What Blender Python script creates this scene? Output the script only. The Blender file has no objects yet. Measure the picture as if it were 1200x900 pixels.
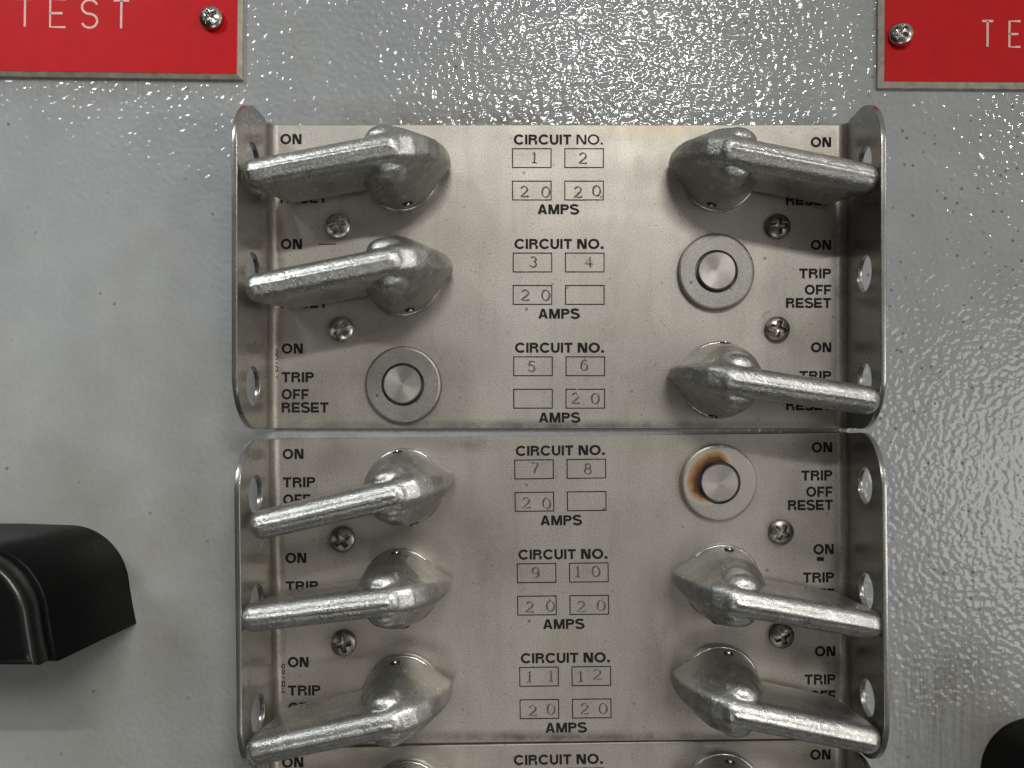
import bpy, bmesh, math, random
from mathutils import Vector, Matrix

R = math.radians
U = 0.0002                       # metres per layout unit (0.2 mm)
CX, CY = 640.0, 500.0            # layout origin, straight in front of the lens
DIST = 950.0                     # lens to plate face, layout units
sc = bpy.context.scene
col = sc.collection
random.seed(7)

# ------------------------------------------------------------------ camera
cam = bpy.data.cameras.new('camera')
cam.lens = 36.0 * DIST / 1200.0
cam.sensor_width = 36.0
cam.shift_x = (600 - CX) / 1200.0
cam.shift_y = (CY - 450) / 1200.0
cam.clip_start = 0.002
cam.clip_end = 50
co = bpy.data.objects.new('camera', cam)
co.location = (0, -DIST * U, 0)
co.rotation_euler = (R(90), 0, 0)
col.objects.link(co)
sc.camera = co

# ------------------------------------------------------------------ world: a dim room, lighter to the upper right
world = bpy.data.worlds.new('World')
sc.world = world
world.use_nodes = True
wn, wl = world.node_tree.nodes, world.node_tree.links
bg = wn['Background']
tc = wn.new('ShaderNodeTexCoord')
dp = wn.new('ShaderNodeVectorMath'); dp.operation = 'DOT_PRODUCT'
dp.inputs[1].default_value = (0.38, 0.0, 0.32)
wl.new(tc.outputs['Generated'], dp.inputs[0])
ad = wn.new('ShaderNodeMath'); ad.operation = 'ADD'; ad.inputs[1].default_value = 0.5
wl.new(dp.outputs['Value'], ad.inputs[0])
rp = wn.new('ShaderNodeValToRGB')
rp.color_ramp.elements[0].position = 0.22
rp.color_ramp.elements[0].color = (0.030, 0.029, 0.026, 1)
rp.color_ramp.elements[1].position = 0.90
rp.color_ramp.elements[1].color = (0.55, 0.54, 0.51, 1)
for q, v in ((0.40, 0.10), (0.52, 0.20), (0.64, 0.42)):
    e = rp.color_ramp.elements.new(q); e.color = (v, v * 0.98, v * 0.93, 1)
wl.new(ad.outputs[0], rp.inputs[0])
wl.new(rp.outputs[0], bg.inputs[0])
bg.inputs[1].default_value = 0.58

# ------------------------------------------------------------------ lamps
def area(name, loc, target, sx, sy, power, color):
    l = bpy.data.lights.new(name, 'AREA')
    l.shape = 'RECTANGLE'; l.size = sx; l.size_y = sy
    l.energy = power; l.color = color
    o = bpy.data.objects.new(name, l); col.objects.link(o)
    o.location = loc
    d = Vector(target) - Vector(loc)
    o.rotation_euler = d.to_track_quat('-Z', 'Y').to_euler()
    return o
# the key lamp: its beam ends in a soft edge that runs across the lower left
KEY = Vector((0.20, -0.60, 0.25))
l = bpy.data.lights.new('key_lamp', 'SPOT'); l.energy = 7.0; l.color = (1.0, 0.965, 0.90)
l.shadow_soft_size = 0.075
ko = bpy.data.objects.new('key_lamp', l); col.objects.link(ko); ko.location = KEY
edge = [(Vector(((x - CX) * U, 0, (CY - y) * U)) - KEY).normalized() for (x, y) in ((-60, 325), (420, 640), (800, 900))]
axis = (edge[1] - edge[0]).cross(edge[2] - edge[0]).normalized()
if axis.dot(edge[0]) < 0: axis = -axis
ko.rotation_euler = axis.to_track_quat('-Z', 'Y').to_euler()
half = math.acos(max(-1, min(1, axis.dot(edge[0])))) + R(0.8)
l.spot_size = 2 * half; l.spot_blend = 0.05
area('strip_lamp', (0.075, -0.60, 0.365), (0.02, 0, 0.04), 0.20, 0.014, 1.35, (1.0, 0.99, 0.96))
area('side_fill', (0.50, -0.55, -0.06), (0.10, 0, -0.03), 0.24, 0.24, 0.65, (1.0, 0.98, 0.95))  # added soft fill that brightens the lower right of the sheet
l = bpy.data.lights.new('left_lamp', 'SPOT'); l.energy = 14.5; l.color = (0.95, 0.98, 1.0); l.shadow_soft_size = 0.12
lo = bpy.data.objects.new('left_lamp', l); col.objects.link(lo); lo.location = (-0.42, -0.34, 0.40)
lo.rotation_euler = (Vector((-0.155, 0, 0.090)) - lo.location).to_track_quat('-Z', 'Y').to_euler()
l.spot_size = R(19); l.spot_blend = 0.7
area('far_lamp', (0.60, -0.60, 0.37), (0.08, 0, 0.02), 0.03, 0.03, 0.5, (1.0, 0.98, 0.95))
area('low_fill', (-0.04, -0.72, -0.40), (0.0, 0, -0.03), 0.26, 0.09, 0.36, (1.0, 0.97, 0.92))  # added fill below the lens, to light the levers' lower edges

sc.view_settings.view_transform = 'Standard'
sc.view_settings.look = 'None'
sc.view_settings.exposure = 0.0
sc.view_settings.gamma = 1.0

# ------------------------------------------------------------------ helpers
def P(px, py, h=0.0):
    """layout position (units right, units down, height off the plate face) -> world"""
    return Vector(((px - CX) * U, -h * U, (CY - py) * U))

def link(name, me, mat, parent=None, loc=None, smooth=False):
    """mesh in world coordinates -> ONE object whose origin is loc (or the parent's base)"""
    o = bpy.data.objects.new(name, me); col.objects.link(o)
    base = Vector((0, 0, 0))
    p = parent
    while p is not None:
        base += p.location; p = p.parent
    if loc is not None:
        me.transform(Matrix.Translation(-loc))
        o.location = loc - base
    else:
        me.transform(Matrix.Translation(-base))
    o.parent = parent
    if mat is not None:
        me.materials.clear(); me.materials.append(mat)
    if smooth:
        for f in me.polygons: f.use_smooth = True
    return o

def from_bm(bm, name='mesh'):
    bmesh.ops.recalc_face_normals(bm, faces=bm.faces)
    me = bpy.data.meshes.new(name); bm.to_mesh(me); bm.free(); return me

def empty(name, loc):
    o = bpy.data.objects.new(name, None); o.empty_display_size = 0.005
    o.location = loc; col.objects.link(o); return o

def tag(o, label=None, cat=None, group=None, kind=None):
    if label: o['label'] = label
    if cat: o['category'] = cat
    if group: o['group'] = group
    if kind: o['kind'] = kind
    return o

def rot2(px, py, c, deg):
    """turn a layout point about c, counter-clockwise as seen"""
    a = R(deg); dx, dy = px - c[0], -(py - c[1])
    return c[0] + dx * math.cos(a) - dy * math.sin(a), c[1] - (dx * math.sin(a) + dy * math.cos(a))

# ------------------------------------------------------------------ materials
class NT:
    def __init__(self, name):
        self.m = bpy.data.materials.new(name); self.m.use_nodes = True
        self.n = self.m.node_tree.nodes; self.l = self.m.node_tree.links
        self.b = self.n['Principled BSDF']
        self.tc = self.n.new('ShaderNodeTexCoord')
    def set(self, **k):
        for a, v in k.items():
            self.b.inputs[a.replace('_', ' ')].default_value = v
        return self
    def mapping(self, scale=(1, 1, 1), loc=(0, 0, 0), src='Object'):
        m = self.n.new('ShaderNodeMapping'); m.inputs['Scale'].default_value = scale
        m.inputs['Location'].default_value = loc
        self.l.new(self.tc.outputs[src], m.inputs[0]); return m.outputs[0]
    def noise(self, scale, detail=4, rough=0.55, vec=None, dist=0.0):
        t = self.n.new('ShaderNodeTexNoise')
        t.inputs['Scale'].default_value = scale; t.inputs['Detail'].default_value = detail
        t.inputs['Roughness'].default_value = rough; t.inputs['Distortion'].default_value = dist
        self.l.new(vec if vec is not None else self.tc.outputs['Object'], t.inputs['Vector'])
        return t.outputs['Fac']
    def voronoi(self, scale, vec=None, feature='F1'):
        t = self.n.new('ShaderNodeTexVoronoi'); t.feature = feature
        t.inputs['Scale'].default_value = scale
        self.l.new(vec if vec is not None else self.tc.outputs['Object'], t.inputs['Vector'])
        return t
    def ramp(self, fac, stops):
        r = self.n.new('ShaderNodeValToRGB'); cr = r.color_ramp
        while len(cr.elements) < len(stops): cr.elements.new(0.5)
        for el, (p, c) in zip(cr.elements, stops):
            el.position = p
            el.color = (c, c, c, 1) if not hasattr(c, '__len__') else (*c, 1)
        self.l.new(fac, r.inputs[0]); return r.outputs[0]
    def math(self, op, a, b=None, clamp=False):
        m = self.n.new('ShaderNodeMath'); m.operation = op; m.use_clamp = clamp
        for i, v in enumerate((a, b)):
            if v is None: continue
            if isinstance(v, (int, float)): m.inputs[i].default_value = v
            else: self.l.new(v, m.inputs[i])
        return m.outputs[0]
    def mix(self, fac, a, b, mode='MIX'):
        m = self.n.new('ShaderNodeMixRGB'); m.blend_type = mode
        for i, v in zip(('Fac', 'Color1', 'Color2'), (fac, a, b)):
            if isinstance(v, (int, float)): m.inputs[i].default_value = v
            elif isinstance(v, tuple): m.inputs[i].default_value = (*v, 1)
            else: self.l.new(v, m.inputs[i])
        return m.outputs[0]
    def to(self, out, name):
        self.l.new(out, self.b.inputs[name]); return self
    def bump(self, height, dist, strength=1.0, normal=None):
        b = self.n.new('ShaderNodeBump'); b.inputs['Distance'].default_value = dist
        b.inputs['Strength'].default_value = strength
        self.l.new(height, b.inputs['Height'])
        if normal is not None: self.l.new(normal, b.inputs['Normal'])
        return b.outputs[0]
    def near(self, px, py, rx, ry):
        """1 at a place on the sheet, 0 outside an ellipse round it"""
        c = P(px, py)
        m = self.n.new('ShaderNodeMapping'); m.vector_type = 'POINT'
        m.inputs['Location'].default_value = (-c.x / (rx * U), 0, -c.z / (ry * U))
        m.inputs['Scale'].default_value = (1 / (rx * U), 0, 1 / (ry * U))
        g = self.n.new('ShaderNodeNewGeometry')
        self.l.new(g.outputs['Position'], m.inputs[0])
        ln = self.n.new('ShaderNodeVectorMath'); ln.operation = 'LENGTH'
        self.l.new(m.outputs[0], ln.inputs[0])
        return self.ramp(ln.outputs['Value'], [(0.0, 1.0), (1.0, 0.0)])

# grey hammered enamel of the enclosure
t = NT('grey_enamel')
fine = t.noise(720, 0.8, 0.4)
worn = t.math('MULTIPLY', t.near(-20, 600, 420, 640), 1.6, True)
worn = t.math('MAXIMUM', worn, t.math('MULTIPLY', t.ramp(t.near(1180, 420, 260, 420), [(0.0, 0.0), (0.3, 1.0)]), 0.42))
fine = t.math('MULTIPLY', fine, t.math('SUBTRACT', 1.0, t.math('MULTIPLY', worn, 0.72)))
big = t.noise(60, 4, 0.6)
vstreak = t.noise(1.0, 6, 0.7, vec=t.mapping((900, 900, 60)))
base = t.mix(t.ramp(big, [(0.3, 0.0), (0.7, 1.0)]), (0.335, 0.35, 0.352), (0.385, 0.397, 0.396))
pit = t.voronoi(330)
pitm = t.math('MULTIPLY', t.ramp(pit.outputs['Distance'], [(0.10, 1.0), (0.17, 0.0)]), t.ramp(t.noise(120, 3), [(0.59, 0.0), (0.66, 1.0)]))
pit2 = t.voronoi(420)
pitm = t.math('MAXIMUM', pitm, t.math('MULTIPLY', t.ramp(pit2.outputs['Distance'], [(0.12, 1.0), (0.20, 0.0)]), t.math('MULTIPLY', t.ramp(t.noise(300, 3), [(0.46, 0.0), (0.52, 1.0)]), t.ramp(t.near(1130, 380, 190, 460), [(0.0, 0.0), (0.3, 1.0)]))))
base = t.mix(t.math('MULTIPLY', pitm, 0.75), base, (0.10, 0.095, 0.09))
st1 = t.math('MULTIPLY', t.near(1100, 830, 120, 150), t.ramp(vstreak, [(0.40, 0.0), (0.62, 1.0)]))
base = t.mix(t.math('MULTIPLY', st1, 0.7), base, (0.15, 0.13, 0.095))
st5 = t.math('MULTIPLY', t.near(1110, 800, 90, 70), t.ramp(t.noise(900, 4, 0.75), [(0.46, 0.0), (0.60, 1.0)]))
base = t.mix(t.math('MULTIPLY', st5, 0.5), base, (0.09, 0.075, 0.055))
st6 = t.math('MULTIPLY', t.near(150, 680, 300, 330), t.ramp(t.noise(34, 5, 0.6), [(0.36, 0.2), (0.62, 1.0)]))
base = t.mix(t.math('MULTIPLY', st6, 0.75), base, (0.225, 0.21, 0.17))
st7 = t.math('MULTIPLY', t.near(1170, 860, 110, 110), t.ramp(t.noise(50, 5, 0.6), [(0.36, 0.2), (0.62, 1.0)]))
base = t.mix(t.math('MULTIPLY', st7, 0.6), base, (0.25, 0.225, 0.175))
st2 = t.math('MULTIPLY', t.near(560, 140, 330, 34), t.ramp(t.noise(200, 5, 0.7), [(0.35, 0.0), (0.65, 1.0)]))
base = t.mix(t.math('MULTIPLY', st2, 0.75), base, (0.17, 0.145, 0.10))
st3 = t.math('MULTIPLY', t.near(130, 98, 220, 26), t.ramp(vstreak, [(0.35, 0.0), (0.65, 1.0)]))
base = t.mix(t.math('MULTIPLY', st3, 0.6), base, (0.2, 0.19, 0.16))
base = t.mix(t.math('MULTIPLY', t.ramp(t.noise(28, 6, 0.65), [(0.48, 0.0), (0.75, 1.0)]), 0.35), base, (0.27, 0.26, 0.235))
t.to(base, 'Base Color')
t.to(t.ramp(t.noise(90, 4), [(0.3, 0.06), (0.7, 0.11)]), 'Roughness')
t.to(t.bump(fine, 0.00030, 1.0), 'Normal')
M_panel = t.m

# satin stainless plate, with dirt where hands and water leave it
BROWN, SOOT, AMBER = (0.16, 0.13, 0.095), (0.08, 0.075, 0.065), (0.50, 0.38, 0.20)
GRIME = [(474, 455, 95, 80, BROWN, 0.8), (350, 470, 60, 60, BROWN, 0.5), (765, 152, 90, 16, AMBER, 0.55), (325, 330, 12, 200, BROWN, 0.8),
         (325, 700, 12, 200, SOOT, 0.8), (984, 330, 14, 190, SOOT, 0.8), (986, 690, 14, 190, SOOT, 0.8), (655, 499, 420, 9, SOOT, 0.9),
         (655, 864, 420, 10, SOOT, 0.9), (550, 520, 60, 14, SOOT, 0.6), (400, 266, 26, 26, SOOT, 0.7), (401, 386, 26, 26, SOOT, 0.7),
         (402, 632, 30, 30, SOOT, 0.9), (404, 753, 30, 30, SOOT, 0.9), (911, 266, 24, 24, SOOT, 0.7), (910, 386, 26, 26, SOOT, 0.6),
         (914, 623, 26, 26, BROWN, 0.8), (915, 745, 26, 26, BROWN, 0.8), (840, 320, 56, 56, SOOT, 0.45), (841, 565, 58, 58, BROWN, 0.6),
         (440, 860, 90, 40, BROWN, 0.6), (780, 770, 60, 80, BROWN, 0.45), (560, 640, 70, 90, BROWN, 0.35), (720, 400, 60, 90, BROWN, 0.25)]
def plate_mat(name, base_a, base_b, rough_lo, rough_hi, grime=1.0):
    t = NT(name)
    brush = t.noise(1.0, 3, 0.6, vec=t.mapping((5200, 5200, 420)))
    cloud = t.noise(45, 5, 0.6)
    c = t.mix(t.ramp(cloud, [(0.3, 0.0), (0.7, 1.0)]), base_a, base_b)
    grain = t.noise(2900, 3, 0.7)
    c = t.mix(0.55, c, t.ramp(grain, [(0.3, 0.25), (0.7, 0.75)]), 'OVERLAY')
    v = t.voronoi(210)
    speck = t.math('MULTIPLY', t.ramp(v.outputs['Distance'], [(0.045, 1.0), (0.10, 0.0)]), t.ramp(t.noise(70, 3), [(0.50, 0.0), (0.60, 1.0)]))
    c = t.mix(t.math('MULTIPLY', speck, 0.8 * grime), c, (0.05, 0.04, 0.03))
    v2 = t.voronoi(620)
    speck2 = t.math('MULTIPLY', t.ramp(v2.outputs['Distance'], [(0.06, 1.0), (0.16, 0.0)]), t.ramp(t.noise(150, 3), [(0.46, 0.0), (0.58, 1.0)]))
    c = t.mix(t.math('MULTIPLY', speck2, 0.7 * grime), c, (0.12, 0.10, 0.08))
    smear = t.noise(1.0, 5, 0.65, vec=t.mapping((260, 260, 40)))
    c = t.mix(t.math('MULTIPLY', t.ramp(smear, [(0.5, 0.0), (0.75, 1.0)]), 0.22 * grime), c, (0.22, 0.195, 0.16))
    if name == 'satin_steel':
        patch = t.noise(160, 5, 0.7)
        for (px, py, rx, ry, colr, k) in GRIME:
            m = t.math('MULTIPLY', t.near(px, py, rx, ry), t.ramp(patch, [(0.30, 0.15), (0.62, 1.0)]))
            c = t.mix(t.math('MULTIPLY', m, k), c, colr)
    t.to(c, 'Base Color')
    t.set(Metallic=0.88)
    t.to(t.ramp(t.noise(110, 5, 0.6), [(0.3, rough_lo), (0.7, rough_hi)]), 'Roughness')
    n = t.bump(brush, 0.000012, 0.5)
    t.to(t.bump(grain, 0.00002, 0.6, n), 'Normal')
    return t.m
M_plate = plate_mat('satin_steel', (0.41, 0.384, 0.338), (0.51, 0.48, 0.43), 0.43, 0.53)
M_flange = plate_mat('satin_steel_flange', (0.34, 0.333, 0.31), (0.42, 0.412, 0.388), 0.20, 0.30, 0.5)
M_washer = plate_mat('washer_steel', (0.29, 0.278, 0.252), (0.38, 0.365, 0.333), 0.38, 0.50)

# rusted washer: orange-brown bleed beside the shaft
t = NT('rusty_washer_steel')
grain = t.noise(3200, 2, 0.6)
c = t.mix(t.ramp(grain, [(0.35, 0.0), (0.65, 1.0)]), (0.50, 0.475, 0.43), (0.60, 0.57, 0.52))
c0 = (832, 556)
rad = t.near(841, 565, 45, 45)
side = t.ramp(t.near(816, 544, 44, 54), [(0.05, 0.0), (0.40, 1.0)])
msk = t.math('MULTIPLY', t.ramp(rad, [(0.06, 0.0), (0.50, 1.0)]), side)
msk = t.math('MULTIPLY', msk, t.ramp(t.noise(640, 8, 0.8), [(0.28, 0.6), (0.60, 1.0)]))
rust = t.ramp(msk, [(0.06, 0.0), (0.30, 0.75), (0.55, 1.0)])
rcol = t.ramp(msk, [(0.10, (0.42, 0.28, 0.10)), (0.36, (0.33, 0.135, 0.022)), (0.70, (0.055, 0.022, 0.01))])
t.to(t.mix(rust, c, rcol), 'Base Color')
t.to(t.math('SUBTRACT', 0.9, rust, True), 'Metallic')
t.to(t.ramp(rust, [(0.0, 0.36), (1.0, 0.75)]), 'Roughness')
t.to(t.bump(grain, 0.00002, 0.6), 'Normal')
M_rust = t.m

# turned shaft end
t = NT('turned_steel')
t.set(Metallic=0.95, Roughness=0.42, Anisotropic=0.8)
tg = t.n.new('ShaderNodeTangent'); tg.direction_type = 'RADIAL'; tg.axis = 'Y'; t.l.new(tg.outputs[0], t.b.inputs['Tangent'])
rings = t.n.new('ShaderNodeTexWave'); rings.wave_type = 'RINGS'; rings.rings_direction = 'Y'
rings.inputs['Scale'].default_value = 900; rings.inputs['Distortion'].default_value = 0.6
t.l.new(t.tc.outputs['Object'], rings.inputs['Vector'])
t.to(t.mix(t.noise(900, 4), (0.34, 0.325, 0.30), (0.50, 0.475, 0.435)), 'Base Color')
t.to(t.bump(rings.outputs['Fac'], 0.00002, 0.6), 'Normal')
M_shaft = t.m

# cast zinc handle
t = NT('cast_zinc')
oi = t.n.new('ShaderNodeObjectInfo')
vadd = t.n.new('ShaderNodeVectorMath'); vadd.operation = 'ADD'
t.l.new(t.tc.outputs['Object'], vadd.inputs[0]); t.l.new(oi.outputs['Location'], vadd.inputs[1])
pos = vadd.outputs[0]
g1 = t.noise(2300, 3, 0.6, vec=pos); g2 = t.noise(500, 4, 0.6, vec=pos); g3 = t.noise(110, 5, 0.6, vec=pos)
c = t.mix(t.ramp(g3, [(0.3, 0.0), (0.7, 1.0)]), (0.44, 0.44, 0.415), (0.56, 0.56, 0.535))
c = t.mix(t.ramp(g2, [(0.52, 0.0), (0.72, 0.6)]), c, (0.74, 0.74, 0.72))
c = t.mix(t.ramp(g2, [(0.28, 0.6), (0.40, 0.0)]), c, (0.30, 0.295, 0.275))
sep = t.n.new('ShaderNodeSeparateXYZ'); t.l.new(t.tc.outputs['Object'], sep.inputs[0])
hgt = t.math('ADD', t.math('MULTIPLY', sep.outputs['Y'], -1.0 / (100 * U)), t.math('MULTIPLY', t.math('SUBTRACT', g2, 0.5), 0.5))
low_tone = t.ramp(hgt, [(0.55, 1.0), (0.88, 0.0)])  # zinc tone gets darker towards the plate
c = t.mix(t.math('MULTIPLY', low_tone, 0.5), c, (0.26, 0.26, 0.23))
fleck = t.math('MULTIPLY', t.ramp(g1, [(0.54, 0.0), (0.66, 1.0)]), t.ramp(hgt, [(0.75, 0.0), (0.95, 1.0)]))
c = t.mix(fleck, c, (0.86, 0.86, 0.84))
t.to(c, 'Base Color')
t.set(Metallic=0.9)
t.to(t.ramp(t.noise(300, 5, 0.6, vec=pos), [(0.3, 0.24), (0.7, 0.40)]), 'Roughness')
n = t.bump(g1, 0.00009, 0.9)
n = t.bump(t.noise(1500, 3, 0.6, vec=pos), 0.00012, 0.8, n)
t.to(t.bump(g2, 0.0002, 0.6, n), 'Normal')
M_zinc = t.m

def simple(name, colr, rough, metal=0.0, nscale=900, var=0.25, bump=0.00002):
    t = NT(name); t.set(Roughness=rough, Metallic=metal)
    nz = t.noise(nscale, 4, 0.6)
    a = tuple(x * (1 - var) for x in colr); b = tuple(min(1, x * (1 + var)) for x in colr)
    t.to(t.mix(t.ramp(nz, [(0.3, 0.0), (0.7, 1.0)]), a, b), 'Base Color')
    if bump: t.to(t.bump(nz, bump, 0.6), 'Normal')
    return t.m
M_ink = simple('black_ink', (0.018, 0.017, 0.016), 0.55, 0.0, 1500, 0.4, 0)
M_ink.node_tree.nodes['Principled BSDF'].inputs['Specular IOR Level'].default_value = 0.15
M_stamp = simple('stamped_groove', (0.10, 0.09, 0.075), 0.5, 0.5, 900, 0.5, 0)
M_burr = simple('stamped_burr', (0.62, 0.58, 0.52), 0.3, 0.9, 900, 0.2, 0)
M_screw = simple('plated_screw', (0.50, 0.48, 0.44), 0.24, 1.0, 600, 0.3, 0.00003)
M_screw_old = simple('tarnished_screw', (0.27, 0.25, 0.22), 0.32, 0.95, 600, 0.4, 0.00004)
M_red = simple('red_laminate', (0.54, 0.004, 0.007), 0.5, 0.0, 300, 0.07, 0.000008)
M_red.node_tree.nodes['Principled BSDF'].inputs['Specular IOR Level'].default_value = 0.15
M_core = simple('laminate_core', (0.50, 0.44, 0.36), 0.6, 0.0, 500, 0.25, 0.00002)
M_engr = simple('engraved_core', (0.80, 0.50, 0.44), 0.6, 0.0, 1500, 0.15, 0)
M_black = simple('black_plastic', (0.003, 0.003, 0.003), 0.42, 0.0, 1200, 0.3, 0.00002)
M_black.node_tree.nodes['Principled BSDF'].inputs['Specular IOR Level'].default_value = 0.14
M_gloss = simple('glossy_black_plastic', (0.004, 0.004, 0.004), 0.28, 0.0, 1200, 0.3, 0.00002)
M_rim = simple('polished_rim', (0.52, 0.515, 0.485), 0.24, 0.95, 900, 0.25, 0.00002)
M_dark = simple('dark_recess', (0.02, 0.018, 0.016), 0.6, 0.3, 900, 0.3, 0)

# ------------------------------------------------------------------ geometry helpers
def box_bm(bm, x0, y0, x1, y1, h0, h1, c=None, deg=0):
    vs = []
    for h in (h0, h1):
        for (x, y) in ((x0, y0), (x1, y0), (x1, y1), (x0, y1)):
            if deg: x, y = rot2(x, y, c, deg)
            vs.append(bm.verts.new(P(x, y, h)))
    for f in ((0, 1, 2, 3), (7, 6, 5, 4), (0, 4, 5, 1), (1, 5, 6, 2), (2, 6, 7, 3), (3, 7, 4, 0)):
        bm.faces.new([vs[i] for i in f])

def arc(cx, cy, rx, ry, a0, a1, n=14):
    return [(cx + rx * math.cos(R(a0 + (a1 - a0) * i / n)), cy - ry * math.sin(R(a0 + (a1 - a0) * i / n))) for i in range(n + 1)]

def letter(ch, t):
    """sans capital, one unit high, y down -> (polygons, advance)"""
    q = []
    def rect(x0, y0, x1, y1): q.append([(x0, y0), (x1, y0), (x1, y1), (x0, y1)])
    def slant(x0, y0, x1, y1, w): q.append([(x0, y0), (x0 + w, y0), (x1 + w, y1), (x1, y1)])
    def band(outer, inner):
        for k in range(len(outer) - 1): q.append([outer[k], outer[k + 1], inner[k + 1], inner[k]])
    def ring(cx, cy, rx, ry, a0, a1, n=22):
        band(arc(cx, cy, rx, ry, a0, a1, n), arc(cx, cy, rx - t, ry - t, a0, a1, n))
    def bowl(x, xr, y0, y1):
        r = (y1 - y0) / 2; rect(t, y0, xr - r, y0 + t); rect(t, y1 - t, xr - r, y1)
        ring(xr - r, y0 + r, r, r, 90, -90, 12)
    if ch == 'O': ring(.49, .5, .49, .52, 0, 360, 36); w = .98
    elif ch == 'C':
        ring(.51, .5, .51, .52, 38, 322, 30); w = .94
    elif ch == 'N': rect(0, 0, t, 1); rect(.82 - t, 0, .82, 1); slant(t * .3, 0, .82 - t * 1.5, 1, t * 1.2); w = .82
    elif ch == 'T': rect(0, 0, .76, t); rect(.38 - t / 2, t, .38 + t / 2, 1); w = .76
    elif ch == 'I': rect(0, 0, t, 1); w = t
    elif ch == 'P': rect(0, 0, t, 1); bowl(0, .76, 0, .60); w = .76
    elif ch == 'R':
        rect(0, 0, t, 1); bowl(0, .78, 0, .58)
        rect(.62 - t * .2, .66, .62 + t * .8, 1); q.append([(.40, .58 - t), (.54, .58 - t * .3), (.62 + t * .8, .70), (.62 - t * .2, .72)]); w = .82
    elif ch == 'F': rect(0, 0, t, 1); rect(t, 0, .70, t); rect(t, .44, .63, .44 + t); w = .70
    elif ch == 'E': rect(0, 0, t, 1); rect(t, 0, .74, t); rect(t, .42, .69, .42 + t); rect(t, 1 - t, .76, 1); w = .76
    elif ch == 'U':
        r = .40; rect(0, 0, t, .62); rect(.80 - t, 0, .80, .62); ring(.40, .62, .40, .40, 180, 360, 18); w = .80
    elif ch == 'A':
        q.append([(0, 1), (t * 1.1, 1), (.43 + t * .32, 0), (.43 - t * .6, 0)]); q.append([(.86, 1), (.86 - t * 1.1, 1), (.43 - t * .32, 0), (.43 + t * .6, 0)])
        rect(.20, .62, .66, .62 + t * .9); w = .86
    elif ch == 'M':
        rect(0, 0, t, 1); rect(.98 - t, 0, .98, 1); slant(t * .3, 0, .49 - t * .5, 1, t); slant(.98 - t * 1.3, 0, .49 - t * .5, 1, t); w = .98
    elif ch == 'S':
        mid = [(.39 + .225 * math.cos(R(a)) * 1.35, .265 - .19 * math.sin(R(a))) for a in range(20, 255, 12)]
        mid += [(.39 + .24 * math.cos(R(a)) * 1.35, .715 - .215 * math.sin(R(a))) for a in range(75, -171, -12)]
        o_, i_ = [], []
        for k in range(len(mid)):
            a = Vector(mid[max(0, k - 1)]); b = Vector(mid[min(len(mid) - 1, k + 1)]); d = (b - a).normalized(); n_ = Vector((-d.y, d.x)) * t / 2
            o_.append(tuple(Vector(mid[k]) + n_)); i_.append(tuple(Vector(mid[k]) - n_))
        band(o_, i_); w = .78
    elif ch == 'B': rect(0, 0, t, 1); bowl(0, .72, 0, .53); bowl(0, .78, .47, 1); w = .78
    elif ch == '.': rect(0, 1 - t * 1.15, t * 1.1, 1); w = t * 1.1
    elif ch == '7': rect(0, 0, .62, t); slant(.62 - t * 1.1, t, .14, 1, t); w = .62
    elif ch == '6': ring(.33, .68, .33, .33, 0, 360, 24); slant(.46, 0, .03, .62, t * 1.1); w = .66
    else: w = .34
    return q, w

def text_bm(bm, body, x0, x1, y0, y1, h, c=None, deg=0, t=0.225, up=False):
    """lettering fitted to a layout rectangle; up: reads from bottom to top"""
    polys = []; pen = 0.0
    for ch in body:
        q, w = letter(ch, t)
        polys += [[(x + pen, y) for (x, y) in p] for p in q]; pen += w + .095
    total = pen - .095
    for k, p in enumerate(polys):
        vs = []
        for (x, y) in p:
            s, q = x / total, y
            if up: xx, yy = x0 + q * (x1 - x0), y1 - s * (y1 - y0)
            else: xx, yy = x0 + s * (x1 - x0), y0 + q * (y1 - y0)
            if deg: xx, yy = rot2(xx, yy, c, deg)
            vs.append(bm.verts.new(P(xx, yy, h + 0.004 * (k % 7))))
        bm.faces.new(vs)

def stroke_bm(bm, pts, w, h, rise=0.0):
    """a ribbon (rise 0) or a low ridge along layout points"""
    n = len(pts); closed = n > 2 and (Vector(pts[0]) - Vector(pts[-1])).length < 1e-6
    rows = []
    for i in range(n):
        a = Vector(pts[i - 1]) if i else (Vector(pts[-2]) if closed else Vector(pts[0]))
        b = Vector(pts[i + 1]) if i < n - 1 else (Vector(pts[1]) if closed else Vector(pts[-1]))
        d = (b - a)
        d = d.normalized() if d.length else Vector((1, 0))
        nrm = Vector((-d.y, d.x)); p = Vector(pts[i])
        row = [p + nrm * w / 2, p - nrm * w / 2]
        rv = [bm.verts.new(P(row[0].x, row[0].y, h))]
        if rise: rv.append(bm.verts.new(P(p.x, p.y, h + rise)))
        rv.append(bm.verts.new(P(row[1].x, row[1].y, h)))
        rows.append(rv)
    for i in range(n - 1):
        for j in range(len(rows[0]) - 1):
            bm.faces.new((rows[i][j], rows[i][j + 1], rows[i + 1][j + 1], rows[i + 1][j]))

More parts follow.
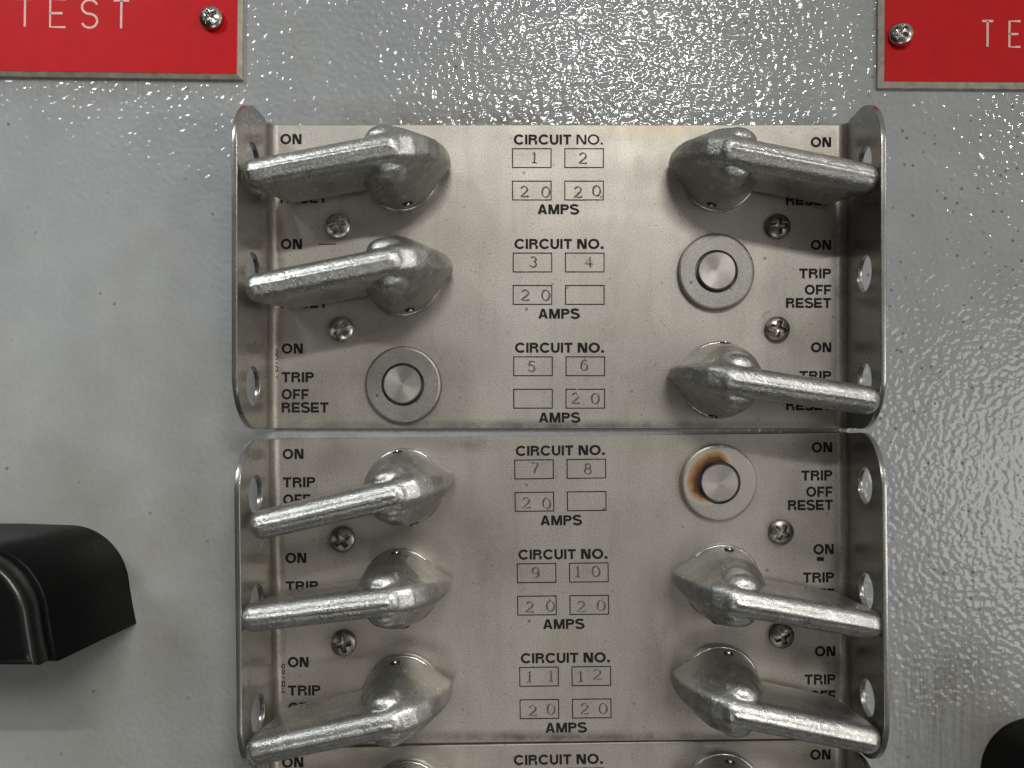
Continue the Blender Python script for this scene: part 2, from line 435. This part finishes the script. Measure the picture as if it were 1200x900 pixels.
# stamped digits in a 1 x 1.25 cell, origin at the centre, y down
DIG = {
    '0': [arc(0, 0, .42, .60, 90, 450, 24)],
    '1': [[(-.16, -.40), (.05, -.60), (.05, .58)], [(-.22, .59), (.32, .59)]],
    '2': [arc(0, -.26, .36, .34, 165, -35, 12) + [(-.38, .56), (-.38, .58), (.40, .58)], [(.40, .58), (.42, .44)]],
    '3': [arc(-.04, -.30, .30, .29, 150, -80, 12), arc(-.04, .26, .36, .33, 85, -155, 14)],
    '4': [[(.16, .60), (.16, -.60), (-.40, .20), (.42, .20)]],
    '5': [[(.34, -.58), (-.26, -.58), (-.30, -.06)], arc(-.02, .20, .36, .38, 140, -150, 14)],
    '6': [arc(.05, -.10, .40, .50, 60, 180, 8) + arc(0, .20, .36, .38, 180, -180, 18)],
    '7': [[(-.36, -.46), (-.34, -.58), (.38, -.58), (.02, .20), (-.06, .60)]],
    '8': [arc(0, -.30, .29, .29, -90, 270, 18), arc(0, .28, .36, .32, 90, 450, 18)],
    '9': [arc(0, -.22, .36, .36, 0, 360, 18), arc(-.04, .12, .40, .46, 20, -120, 10)],
}

# ------------------------------------------------------------------ the enclosure sheet
BACK = -6.0                                             # the sheet lies a plate's thickness behind the plate face
bm = bmesh.new(); box_bm(bm, -420, -400, 1640, 1440, BACK - 12, BACK)
tag(link('enclosure_wall', from_bm(bm), M_panel), 'grey hammered enamel enclosure sheet behind the breaker plates', None, None, 'structure')

# ------------------------------------------------------------------ breaker plates
FH = 105.0                                              # flange height
TH = 6.0                                                # sheet thickness
def faceplate_bm(x0, x1, y0, y1, c, deg):
    """bent sheet: rounded bends up into the flanges at both sides"""
    prof = []
    rb = 9.0
    for i in range(9):                                  # left bend, inner surface
        a = R(180 + 90 * i / 8); prof.append((x0 + rb + rb * math.cos(a), rb + rb * math.sin(a)))
    for i in range(9):
        a = R(270 + 90 * i / 8); prof.append((x1 - rb + rb * math.cos(a), rb + rb * math.sin(a)))
    outer = []
    ro = rb + TH
    for i in range(9):
        a = R(180 + 90 * i / 8); outer.append((x0 + rb + ro * math.cos(a), rb + ro * math.sin(a)))
    for i in range(9):
        a = R(270 + 90 * i / 8); outer.append((x1 - rb + ro * math.cos(a), rb + ro * math.sin(a)))
    bm = bmesh.new(); rings = []
    inset = 0.9
    for (yy, shrink) in ((y0, 1), (y0 + inset, 0), (y1 - inset, 0), (y1, 1)):
        ring = []
        for (pin, pout) in zip(prof, outer):
            q = (pin[0] * (1 - .12 * shrink) + pout[0] * .12 * shrink, pin[1] * (1 - .12 * shrink) + pout[1] * .12 * shrink)
            x, y = rot2(q[0], yy, c, deg); a = bm.verts.new(P(x, y, q[1]))
            x, y = rot2(pout[0], yy, c, deg); b = bm.verts.new(P(x, y, pout[1]))
            ring.append((a, b))
        rings.append(ring)
    n = len(prof)
    for r0, r1 in zip(rings, rings[1:]):
        for i in range(n - 1):
            bm.faces.new((r0[i][0], r0[i + 1][0], r1[i + 1][0], r1[i][0]))
            bm.faces.new((r0[i][1], r1[i][1], r1[i + 1][1], r0[i + 1][1]))
        for i in (0, n - 1):
            bm.faces.new((r0[i][0], r1[i][0], r1[i][1], r0[i][1]))
    for rg in (rings[0], rings[-1]):
        for i in range(n - 1):
            bm.faces.new((rg[i][0], rg[i][1], rg[i + 1][1], rg[i + 1][0]))
    return bm

def flange_mesh(xin, side, y0, y1, holes, c, deg, splay=0.0):
    """D-cornered ear with round holes; side -1 left, +1 right; xin = inner face"""
    cu = bpy.data.curves.new('flange', 'CURVE'); cu.dimensions = '2D'; cu.fill_mode = 'BOTH'
    rb, rc = 9.0, 58.0
    def poly(pts):
        s = cu.splines.new('POLY'); s.points.add(len(pts) - 1)
        for q, p in zip(s.points, pts): q.co = (p[0], p[1], 0, 1)
        s.use_cyclic_u = True
    # 2D: x = height off the plate, y = layout y
    pts = [(rb, y0 + .8)]
    pts += [(FH - rc + rc * math.sin(R(a)), y0 + rc - rc * math.cos(R(a))) for a in range(0, 91, 6)]
    pts += [(FH - rc + rc * math.cos(R(a)), y1 - rc + rc * math.sin(R(a))) for a in range(0, 91, 6)]
    pts += [(rb, y1 - .8)]
    poly(pts)
    for (h, y, r) in holes:
        poly([(h + r * math.cos(R(a)), y + r * math.sin(R(a))) for a in range(0, 360, 9)])
    cu.extrude = TH / 2 - 0.8; cu.bevel_depth = 0.8; cu.bevel_resolution = 2; cu.offset = -0.8
    o = bpy.data.objects.new('flange', cu); col.objects.link(o)
    dg = bpy.context.evaluated_depsgraph_get()
    me = bpy.data.meshes.new_from_object(o.evaluated_get(dg))
    bpy.data.objects.remove(o)
    xm = xin + side * TH / 2
    for v in me.vertices:
        h, y, z = v.co
        x, yy = rot2(xm + z + side * splay * (h - rb), y, c, deg)
        v.co = P(x, yy, h)
    b = bmesh.new(); b.from_mesh(me); bmesh.ops.remove_doubles(b, verts=b.verts, dist=1e-7)
    bmesh.ops.recalc_face_normals(b, faces=b.faces); b.to_mesh(me); b.free()
    return me

def words_part(root, words, c, deg, label=None):
    bm = bmesh.new()
    for (body, x0, x1, yc, hh) in words:
        text_bm(bm, body, x0, x1, yc - hh, yc + hh, 0.2, c, deg)
    return link('position_lettering', from_bm(bm), M_ink, root)

def number_stamp(parent, digits, c, deg):
    bm = bmesh.new(); bb = bmesh.new()
    for (ch, x, y) in digits:
        s = 10.2; a = random.uniform(-4, 4)
        for st in DIG[ch]:
            pts = []
            for (u, v) in st:
                xx, yy = rot2(x + u * s, y + v * s, (x, y), a)
                pts.append(rot2(xx, yy, c, deg) if deg else (xx, yy))
            stroke_bm(bm, pts, 1.25, 0.22)
            stroke_bm(bb, [(p[0] + 1.05, p[1] + 0.55) for p in pts], 1.0, 0.1, 0.45)
    o = link('stamped_number', from_bm(bm), M_stamp, parent)
    return o, bb

def circuit_row(root, xo, yo, numbers, amps, c, deg, light_no=False, amps_row=True):
    """CIRCUIT NO. heading, two number boxes, two ampere boxes, AMPS"""
    bm = bmesh.new()
    text_bm(bm, 'CIRCUIT', xo + 2, xo + 69.5, yo - 6, yo + 5.8, 0.2, c, deg)
    text_bm(bm, 'NO.', xo + 75.5, xo + 106.5, yo - 6, yo + 5.8, 0.2, c, deg, t=0.165 if light_no else 0.225)
    if amps_row: text_bm(bm, 'AMPS', xo + 30, xo + 78.3, yo + 75.8, yo + 87.5, 0.2, c, deg)
    lab = link('circuit_lettering', from_bm(bm), M_ink, root)
    for (dx, dy) in ((0, 10), (61.3, 10), (0, 48), (61.3, 48)) if amps_row else ((0, 10), (61.3, 10)):
        bm = bmesh.new(); w, hh, t_ = 46.4, 23.3, 1.25
        x0, y0 = xo + dx, yo + dy
        pts = [(x0, y0), (x0 + w, y0), (x0 + w, y0 + hh), (x0, y0 + hh)]
        for (ax, ay, bx, by) in ((x0, y0, x0 + w, y0 + t_), (x0, y0 + hh - t_, x0 + w, y0 + hh), (x0, y0 + t_, x0 + t_, y0 + hh - t_), (x0 + w - t_, y0 + t_, x0 + w, y0 + hh - t_)):
            q = [bm.verts.new(P(*(rot2(px, py, c, deg) if deg else (px, py)), 0.2)) for (px, py) in ((ax, ay), (bx, ay), (bx, by), (ax, by))]
            bm.faces.new(q)
        link('number_box', from_bm(bm), M_ink, lab)
    for digs in numbers + amps:
        o, bb = number_stamp(lab, digs, c if deg else (0, 0), deg)
        link('stamp_burr', from_bm(bb), M_burr, lab)

def plate(label, x0, x1, y0, y1, deg, lholes, rholes, lsplay=0.0, rsplay=0.0):
    c = ((x0 + x1) / 2, (y0 + y1) / 2)
    root = empty('breaker_plate', P(c[0], c[1], 0))
    tag(root, label, 'cover plate', 'steel breaker cover plates')
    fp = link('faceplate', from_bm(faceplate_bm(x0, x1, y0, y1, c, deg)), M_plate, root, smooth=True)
    fp.data.set_sharp_from_angle(angle=R(24))
    link('flange', flange_mesh(x0, -1, y0, y1, lholes, c, deg, lsplay), M_flange, root)
    link('flange', flange_mesh(x1, 1, y0, y1, rholes, c, deg, rsplay), M_flange, root)
    return root, c

# upper plate, circuits 1 to 6
p1, c1 = plate('upper satin steel cover plate stamped with circuits 1 to 6', 318, 989, 146, 502.5, 0.0,
               [(58, 209, 21), (58, 330, 21), (58, 455, 21)], [(60, 213, 20), (60, 332, 20), (60, 450, 20)])
for (xl, y, words) in ((328.5, 163, 4), (329, 286, 4), (330, 408.5, 4)):
    words_part(p1, [('ON', xl, xl + 25, y, 6), ('TRIP', xl, xl + 38, y + 33.5, 6), ('OFF', xl, xl + 32, y + 53.5, 6), ('RESET', xl, xl + 55, y + 69, 6)], c1, 0)
for (xr, y) in ((974, 166.6), (974, 287), (974.2, 407)):
    words_part(p1, [('ON', xr - 24, xr, y, 5.8), ('TRIP', xr - 37.5, xr, y + 33.5, 5.8), ('OFF', xr - 31, xr, y + 52.5, 5.8), ('RESET', xr - 53, xr, y + 68, 5.8)], c1, 0)
circuit_row(p1, 600, 163.7, [[('1', 625.5, 184.5)], [('2', 682.5, 185.3)]], [[('2', 614, 224.4), ('0', 639.2, 225)], [('2', 676.8, 225), ('0', 698.8, 223.5)]], c1, 0, True)
circuit_row(p1, 600.8, 286, [[('3', 624.9, 307)], [('4', 689.5, 307)]], [[('2', 615, 345.8), ('0', 639.2, 345.8)]], c1, 0)
circuit_row(p1, 601.4, 407.6, [[('5', 622.8, 429.4)], [('6', 684.6, 428)]], [[('2', 674, 466.7), ('0', 697.3, 467)]], c1, 0)
bm = bmesh.new(); text_bm(bm, 'FB766', 319.5, 326, 409.5, 442.5, 0.9, t=0.13, up=True)
link('part_number', from_bm(bm), M_ink, p1)
bm = bmesh.new(); stroke_bm(bm, [(373, 286), (384, 286.3), (394, 286)], 1.1, 0.2); link('scratch_mark', from_bm(bm), M_ink, p1)

bm = bmesh.new()
bm.free()
for pts in ([(886, 412.5), (893, 408.5), (901, 405)], [(905, 421.5), (914, 414.5), (923, 409.5)], [(893, 372), (897, 366), (903, 365)], [(675, 455), (678, 459), (677, 465)]):
    bm = bmesh.new(); stroke_bm(bm, pts, 1.1, 0.15, 0.25); link('bright_scratch', from_bm(bm), M_burr, p1)

# middle plate, circuits 7 to 12 (hangs a little askew)
TILT2 = 0.65
p2, c2 = plate('middle satin steel cover plate stamped with circuits 7 to 12', 322, 991, 510.3, 869.5, TILT2,
               [(58, 571, 21), (58, 691, 21), (58, 812, 21)], [(60, 568, 20), (60, 684, 20), (60, 801, 20)], 0.0, 0.0)
for (xl, y) in ((333, 528.5), (335, 650.3), (336.3, 772.4)):
    words_part(p2, [('ON', xl, xl + 24.5, y, 6), ('TRIP', xl, xl + 38, y + 33.2, 6), ('OFF', xl, xl + 32, y + 53.2, 6), ('RESET', xl, xl + 55, y + 68.5, 6)], c2, TILT2)
for (xr, y) in ((977, 527.6), (977.6, 647.1), (978, 766.6)):
    words_part(p2, [('ON', xr - 24, xr, y, 6), ('TRIP', xr - 36.5, xr, y + 33, 6), ('OFF', xr - 31, xr, y + 52, 6), ('RESET', xr - 52.5, xr, y + 67.5, 6)], c2, TILT2)
circuit_row(p2, 604.2, 528, [[('7', 628.3, 548)], [('8', 690.3, 549.6)]], [[('2', 617.7, 588.7), ('0', 641.4, 589.7)]], c2, TILT2)
circuit_row(p2, 605.8, 649.6, [[('9', 627.6, 670.6)], [('1', 676.8, 670), ('0', 698.4, 670)]], [[('2', 620, 711), ('0', 644.5, 710)], [('2', 680.4, 711), ('0', 704, 710)]], c2, TILT2)
circuit_row(p2, 607.3, 771, [[('1', 618.8, 793), ('1', 643.9, 792.3)], [('1', 678.7, 792.8), ('2', 698.4, 791)]], [[('2', 622.3, 832.5), ('0', 644, 831)], [('2', 683, 831), ('0', 705, 831)]], c2, TILT2)
bm = bmesh.new(); text_bm(bm, 'FB766', 327, 333, 774, 808, 0.4, c2, TILT2, 0.13, True)
link('part_number', from_bm(bm), M_ink, p2)
bm = bmesh.new(); stroke_bm(bm, [(957, 655.2), (959.5, 655), (963, 655), (965.5, 655.2)], 4.6, 0.2); link('ink_blot', from_bm(bm), M_ink, p2)

# lower plate, mostly below the picture
TILT3 = 0.9
p3, c3 = plate('lowest satin steel cover plate with only its top edge in view', 322, 990, 871.5, 1228, TILT3,
               [(58, 935, 21), (58, 1057, 21), (58, 1178, 21)], [(60, 935, 20), (60, 1057, 20), (60, 1178, 20)])
words_part(p3, [('ON', 333, 358, 888.5, 6)], c3, TILT3)
words_part(p3, [('ON', 952, 976, 889, 6)], c3, TILT3)
circuit_row(p3, 602.5, 890, [[], []], [], c3, TILT3, False, False)

# ------------------------------------------------------------------ breaker switches
def sphere_pts(cx, cy, cz, r, ry=None, rz=None, n=10):
    ry = ry or r; rz = rz or r; out = []
    for i in range(n + 1):
        th = math.pi * i / n
        for j in range(2 * n):
            ph = math.pi * j / n
            out.append((cx + r * math.sin(th) * math.cos(ph), cy + ry * math.sin(th) * math.sin(ph), cz + rz * math.cos(th)))
    return out

def hull(bm, pts):
    """convex solid round points given as (along the lever, across it, height)"""
    b = bmesh.new()
    for (u, v, w) in pts: b.verts.new((u * U, -w * U, v * U))
    bmesh.ops.remove_doubles(b, verts=b.verts, dist=1e-8)
    r = bmesh.ops.convex_hull(b, input=b.verts)
    dead = [g for g in r['geom_interior'] if isinstance(g, bmesh.types.BMVert)]
    dead += [g for g in r['geom_unused'] if isinstance(g, bmesh.types.BMVert)]
    bmesh.ops.delete(b, geom=list(set(dead)), context='VERTS')
    bmesh.ops.recalc_face_normals(b, faces=b.faces)
    me = bpy.data.meshes.new('hull'); b.to_mesh(me); b.free(); bm.from_mesh(me); bpy.data.meshes.remove(me)

def circle(r, z, n=40, cx=0, cy=0):
    return [(cx + r * math.cos(2 * math.pi * i / n), cy + r * math.sin(2 * math.pi * i / n), z) for i in range(n)]

bm = bmesh.new()
hull(bm, circle(42.5, 1.5) + circle(44, 3) + circle(44, 8) + circle(43, 9.5))                      # skirt
beak = []
for (u, w, r_, hw) in ((-56, 14, 4.5, 2.5), (-56, 33, 5, 3), (-52, 49, 6.5, 4), (-46, 63, 8, 4.5), (-37, 76, 9, 5), (-24, 87, 10, 5.5), (-8, 94, 10, 6)):
    beak += sphere_pts(u, hw, w, r_) + sphere_pts(u, -hw, w, r_)
hull(bm, circle(43, 8) + beak +
     circle(42.5, 28, 40, 0) + circle(39, 50, 40, 1) + circle(33, 67, 40, 1) + sphere_pts(2, 14, 76, 14) + sphere_pts(2, -14, 76, 14))   # cone with a beaked edge
hull(bm, sphere_pts(3, 16, 82, 20, 14, 15) + sphere_pts(-2, 15, 52, 19))                            # shoulder lobes
hull(bm, sphere_pts(3, -16, 82, 20, 14, 15) + sphere_pts(-2, -15, 52, 19))
hull(bm, sphere_pts(-6, 2, 92.5, 14) + sphere_pts(-6, -2, 92.5, 14) + sphere_pts(140, 1.5, 91.5, 14) + sphere_pts(140, -1.5, 91.5, 14) +
     circle(13, 9, 24, 127, 0) + [(0, 13.5, 5), (0, -13.5, 5)])   # lever blade
hull(bm, sphere_pts(-4, 0, 105.4, 2.8) + sphere_pts(144, 0, 104, 2.8) + sphere_pts(144, 0, 96, 2.8) + sphere_pts(-4, 0, 96, 2.6))   # casting seam
raw = from_bm(bm, 'handle')
tmp = bpy.data.objects.new('handle', raw); col.objects.link(tmp)
md = tmp.modifiers.new('weld', 'REMESH'); md.mode = 'VOXEL'; md.voxel_size = 1.15 * U; md.use_smooth_shade = True
sm = tmp.modifiers.new('soften', 'SMOOTH'); sm.factor = 0.5; sm.iterations = 13
dg = bpy.context.evaluated_depsgraph_get()
HANDLE = bpy.data.meshes.new_from_object(tmp.evaluated_get(dg)); HANDLE.name = 'handle'
bpy.data.objects.remove(tmp); bpy.data.meshes.remove(raw)
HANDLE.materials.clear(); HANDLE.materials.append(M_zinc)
for f in HANDLE.polygons: f.use_smooth = True
from mathutils.bvhtree import BVHTree
_b = bmesh.new(); _b.from_mesh(HANDLE); _tree = BVHTree.FromBMesh(_b); _b.free()
PINS = []
for s_ in (1, -1):                                     # where the cross pin comes out of the flanks
    hit, nrm, _i, _d = _tree.ray_cast(Vector((-4 * U, -27 * U, 90 * U * s_)), Vector((0, 0, -s_)))
    PINS.append((hit, nrm))

def lathe(prof, n=48):
    """(radius, height) outline spun about the axis that points off the plate; local, metres"""
    bm = bmesh.new(); rings = []
    for (r, h) in prof:
        if r == 0: rings.append([bm.verts.new((0, -h * U, 0))])
        else: rings.append([bm.verts.new((r * U * math.cos(2 * math.pi * i / n), -h * U, r * U * math.sin(2 * math.pi * i / n))) for i in range(n)])
    for a, b in zip(rings, rings[1:]):
        for i in range(n):
            j = (i + 1) % n
            if len(a) == 1: bm.faces.new((a[0], b[i], b[j]))
            elif len(b) == 1: bm.faces.new((a[i], a[j], b[0]))
            else: bm.faces.new((a[i], a[j], b[j], b[i]))
    return from_bm(bm)

RIM = lathe([(38, 9.2), (43.2, 9.6), (44.4, 9.0), (45.2, 7.4), (45.4, 0.4)], 72)
PIN = lathe([(0, 2.4), (2.2, 2.2), (3.0, 1.0), (3.0, -6)], 20); PIN.materials.append(M_screw)
PINRING = lathe([(3.0, 0.2), (5.2, 0.9), (5.8, 0.0), (5.8, -6)], 24); PINRING.materials.append(M_dark)
WASHER = lathe([(24.0, 0.2), (24.0, 6.4), (25.0, 8.2), (41.5, 8.2), (43.4, 7.4), (44.7, 5.4), (45, 0.2)], 72)
SHAFT = lathe([(0, 12.4), (3, 12.5), (12, 12.8), (20.8, 13.0), (22.2, 11.8), (22.4, 0.4)], 56)
def smooth(me, ang=35):
    for f in me.polygons: f.use_smooth = True
    try: me.set_sharp_from_angle(angle=R(ang))
    except Exception: pass
for me in (PIN, PINRING, SHAFT): smooth(me)
smooth(WASHER, 18); smooth(RIM, 50); RIM.materials.append(M_rim)

GROUP = 'breaker switches on the cover plates'
def child(name, me, parent, loc=(0, 0, 0), rot=(0, 0, 0), mat=None):
    o = bpy.data.objects.new(name, me); col.objects.link(o); o.parent = parent
    o.location = loc; o.rotation_euler = rot
    if mat is not None and not me.materials: me.materials.append(mat)
    return o

def handled(px, py, deg, lean, label):
    root = empty('breaker_switch', P(px, py, 0))
    root.rotation_euler = (R(lean), -R(deg), 0)
    tag(root, label, 'circuit breaker', GROUP)
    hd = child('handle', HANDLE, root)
    child('rim', RIM, hd)
    for hit, nrm in PINS:
        q = Vector((0, -1, 0)).rotation_difference(nrm).to_euler()
        child('pin_hole', PINRING, hd, hit, q)
        child('pin', PIN, hd, hit, q)
    return root

def bare(px, py, label, wmat):
    root = empty('breaker_switch', P(px, py, 0))
    tag(root, label, 'circuit breaker', GROUP)
    w = WASHER.copy(); w.materials.clear(); w.materials.append(wmat)
    child('washer', w, root)
    child('shaft', SHAFT, root, mat=M_shaft)
    return root

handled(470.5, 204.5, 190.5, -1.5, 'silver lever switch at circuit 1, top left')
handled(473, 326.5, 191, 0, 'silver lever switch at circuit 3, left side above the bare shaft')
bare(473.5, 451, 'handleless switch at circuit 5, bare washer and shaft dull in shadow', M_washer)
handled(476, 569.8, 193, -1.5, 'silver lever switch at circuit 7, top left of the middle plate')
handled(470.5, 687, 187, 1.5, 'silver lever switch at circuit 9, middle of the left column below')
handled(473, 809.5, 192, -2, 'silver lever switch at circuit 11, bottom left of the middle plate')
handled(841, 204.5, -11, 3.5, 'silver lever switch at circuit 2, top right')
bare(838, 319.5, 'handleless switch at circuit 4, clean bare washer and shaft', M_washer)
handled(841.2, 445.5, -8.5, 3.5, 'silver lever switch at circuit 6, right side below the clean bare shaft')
bare(841, 565, 'handleless switch at circuit 8, washer with an orange rust stain', M_rust)
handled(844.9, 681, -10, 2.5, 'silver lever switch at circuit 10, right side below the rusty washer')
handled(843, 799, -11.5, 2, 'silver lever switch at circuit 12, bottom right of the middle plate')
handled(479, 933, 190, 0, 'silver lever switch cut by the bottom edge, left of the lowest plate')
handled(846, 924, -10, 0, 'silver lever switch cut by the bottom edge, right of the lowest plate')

# ------------------------------------------------------------------ cross-head screws
def screw_mesh(rad, hgt, side):
    """pan head with a cross recess; local, metres"""
    bm = bmesh.new(); nr, ns = 26, 88; rings = []
    def hh(r, a):
        t_ = r / rad
        z = hgt * (1 - 0.42 * t_ ** 2.4)
        x, y = r * math.cos(a), r * math.sin(a)
        L, w = rad * 0.62, rad * 0.17
        d = min(max(abs(x) - L, abs(y) - w), max(abs(y) - L, abs(x) - w))
        d = min(d, math.hypot(x, y) - rad * 0.28)
        k = min(1, max(0, -d / (rad * 0.09) + 0.4))
        return z - k * hgt * (0.75 - 0.45 * t_)
    rings.append([bm.verts.new((0, -hh(0, 0) * U, 0))])
    for i in range(1, nr + 1):
        r = rad * 0.97 * i / nr
        rings.append([bm.verts.new((r * U * math.cos(2 * math.pi * j / ns), -hh(r, 2 * math.pi * j / ns) * U, r * U * math.sin(2 * math.pi * j / ns))) for j in range(ns)])
    for (r, z) in ((rad, hgt * 0.48), (rad * 1.0, -side)):
        rings.append([bm.verts.new((r * U * math.cos(2 * math.pi * j / ns), -z * U, r * U * math.sin(2 * math.pi * j / ns))) for j in range(ns)])
    for a, b in zip(rings, rings[1:]):
        for i in range(ns):
            j = (i + 1) % ns
            if len(a) == 1: bm.faces.new((a[0], b[i], b[j]))
            else: bm.faces.new((a[i], a[j], b[j], b[i]))
    me = from_bm(bm); smooth(me, 50); return me
SCREW = screw_mesh(14.6, 8.5, 0.5)
SIGNSCREW = screw_mesh(13.4, 9.5, 1.0)
def screw(px, py, deg, label, mat, h=0.0, me=None, tilt=(0, 0), group='cross-head screws in the cover plates'):
    m = (me or SCREW).copy(); m.materials.clear(); m.materials.append(mat)
    o = bpy.data.objects.new('screw', m); col.objects.link(o)
    o.location = P(px, py, h); o.rotation_euler = (R(tilt[0]), -R(deg), R(tilt[1]))
    tag(o, label, 'screw', group)
screw(397, 265.5, 20, 'bright cross-head screw between the levers of circuits 1 and 3', M_screw)
screw(400.5, 386.5, 50, 'dull cross-head screw between circuit 3 lever and the bare left shaft', M_screw)
screw(402, 632, 35, 'dark tarnished screw between the levers of circuits 7 and 9', M_screw_old)
screw(403.5, 753.5, 10, 'dark tarnished screw between the levers of circuits 9 and 11', M_screw_old)
screw(911, 266, 0, 'dark glinting screw in the shadow under circuit 2 lever', M_screw_old)
screw(910, 386, 75, 'dark screw with scratched plate around it, above circuit 6 lever', M_screw_old)
screw(914.5, 623, 60, 'tarnished screw below the rusty washer of circuit 8', M_screw_old)
screw(915, 744.5, 25, 'tarnished screw half hidden under circuit 10 lever', M_screw_old)

# ------------------------------------------------------------------ red engraved signs
LET = {
    'T': [[(-.5, -.5), (.5, -.5)], [(0, -.5), (0, .5)]],
    'E': [[(.5, -.5), (-.5, -.5), (-.5, .5), (.5, .5)], [(-.5, 0), (.3, 0)]],
    'S': [arc(0, -.25, .5, .25, 20, 270, 14) + arc(0, .25, .5, .25, 90, -160, 14)],
}
def sign(x0, x1, y0, y1, deg, pivot, letters, lw, lh, label, bev):
    root = empty('warning_sign', P((x0 + x1) / 2, (y0 + y1) / 2, BACK))
    tag(root, label, 'sign', 'red engraved test signs')
    bm = bmesh.new()
    def ring(i, h): return [bm.verts.new(P(*rot2(x, y, pivot, deg), h)) for (x, y) in ((x0 + i, y0 + i), (x1 - i, y0 + i), (x1 - i, y1 - i), (x0 + i, y1 - i))]
    a, b, c_, d = ring(0, BACK + 0.3), ring(0, BACK + 4.5), ring(bev * .6, BACK + 7.2), ring(bev, BACK + 8.8)
    for p, q in ((a, b), (b, c_), (c_, d)):
        for i in range(4): bm.faces.new((p[i], p[(i + 1) % 4], q[(i + 1) % 4], q[i]))
    bm.faces.new(d)
    link('core_edge', from_bm(bm), M_core, root)
    bm = bmesh.new()
    box_bm(bm, x0 + bev, y0 + bev, x1 - bev, y1 - bev, BACK + 8.4, BACK + 9.4, pivot, deg)
    link('red_face', from_bm(bm), M_red, root)
    for (ch, lx, ly) in letters:
        bm = bmesh.new()
        for st in LET[ch]:
            stroke_bm(bm, [rot2(lx + u * lw, ly + v * lh, pivot, deg) for (u, v) in st], 2.6, BACK + 9.55)
        link('engraved_letter', from_bm(bm), M_engr, root)
sign(-120, 283, -110, 92.3, -0.75, (283, 92), [('T', 30.5, 20), ('E', 69, 20), ('S', 106, 20.3), ('T', 143, 20.5)], 18, 32.5,
     'red engraved sign reading TEST, top left corner', 4.5)
sign(1029, 1480, -110, 102.5, -0.4, (1029, 102), [('T', 1155, 40.5), ('E', 1187, 40.5), ('S', 1219, 40.5), ('T', 1251, 40.5)], 13, 30,
     'red engraved sign cut off after TE, top right corner', 6)
screw(250.5, 24.5, 40, 'shiny screw holding the left red TEST sign', M_screw, BACK + 9.2, SIGNSCREW, (0, 0), 'screws in the red signs')
screw(1053, 44.5, 45, 'shiny raised screw holding the right red TEST sign', M_screw, BACK + 11, SIGNSCREW, (-8, -8), 'screws in the red signs')

# ------------------------------------------------------------------ black selector knobs
def knob(label, outline, h1, h2):
    """a thick D-shaped grip: body, groove and rounded cap; outline in layout units"""
    cx = sum(p[0] for p in outline) / len(outline); cy = sum(p[1] for p in outline) / len(outline)
    root = empty('selector_knob', P(cx, cy, BACK))
    tag(root, label, 'knob', 'black selector knobs')
    def loft(levels):
        bm = bmesh.new(); rings = []
        for (ins, h) in levels:
            ring = []
            n = len(outline)
            for i, (x, y) in enumerate(outline):
                v = Vector((x, y)); d1 = (v - Vector(outline[i - 1])).normalized(); d2 = (Vector(outline[(i + 1) % n]) - v).normalized()
                n1, n2 = Vector((-d1.y, d1.x)), Vector((-d2.y, d2.x))
                if n1.dot(Vector((cx, cy)) - v) < 0 and n2.dot(Vector((cx, cy)) - v) < 0: n1, n2 = -n1, -n2
                nn = (n1 + n2) / max(0.3, 1 + n1.dot(n2))
                ring.append(bm.verts.new(P(x + nn.x * ins, y + nn.y * ins, h)))
            rings.append(ring)
        for p, q in zip(rings, rings[1:]):
            for i in range(len(p)):
                j = (i + 1) % len(p); bm.faces.new((p[i], p[j], q[j], q[i]))
        bm.faces.new(rings[-1]); bm.faces.new(rings[0])
        return from_bm(bm)
    a = link('grip_body', loft([(0, BACK + .3), (0, h1 - 2), (1, h1 - .6), (2.4, h1)]), M_black, root); smooth(a.data, 45)
    b = link('grip_cap', loft([(5, h1 - 2), (4.5, h1 + 2), (3, h1 + 4), (3, h2 - 7), (4.5, h2 - 3), (7.5, h2 - .8), (12, h2)]), M_gloss, root); smooth(b.data, 45)
out = [(157, 732), (153, 712)] + arc(79, 692, 70, 76, 4, 90, 18) + [(20, 614), (-60, 614)] + arc(-60, 674, 60, 60, 96, 174, 10) + [(-122, 732)]
knob('black plastic selector grip at the left edge of the photo', out, 150, 178)
knob('round black knob cut by the bottom right corner of the photo', arc(1213, 906, 61, 63, 180, -174, 60), 110, 140)
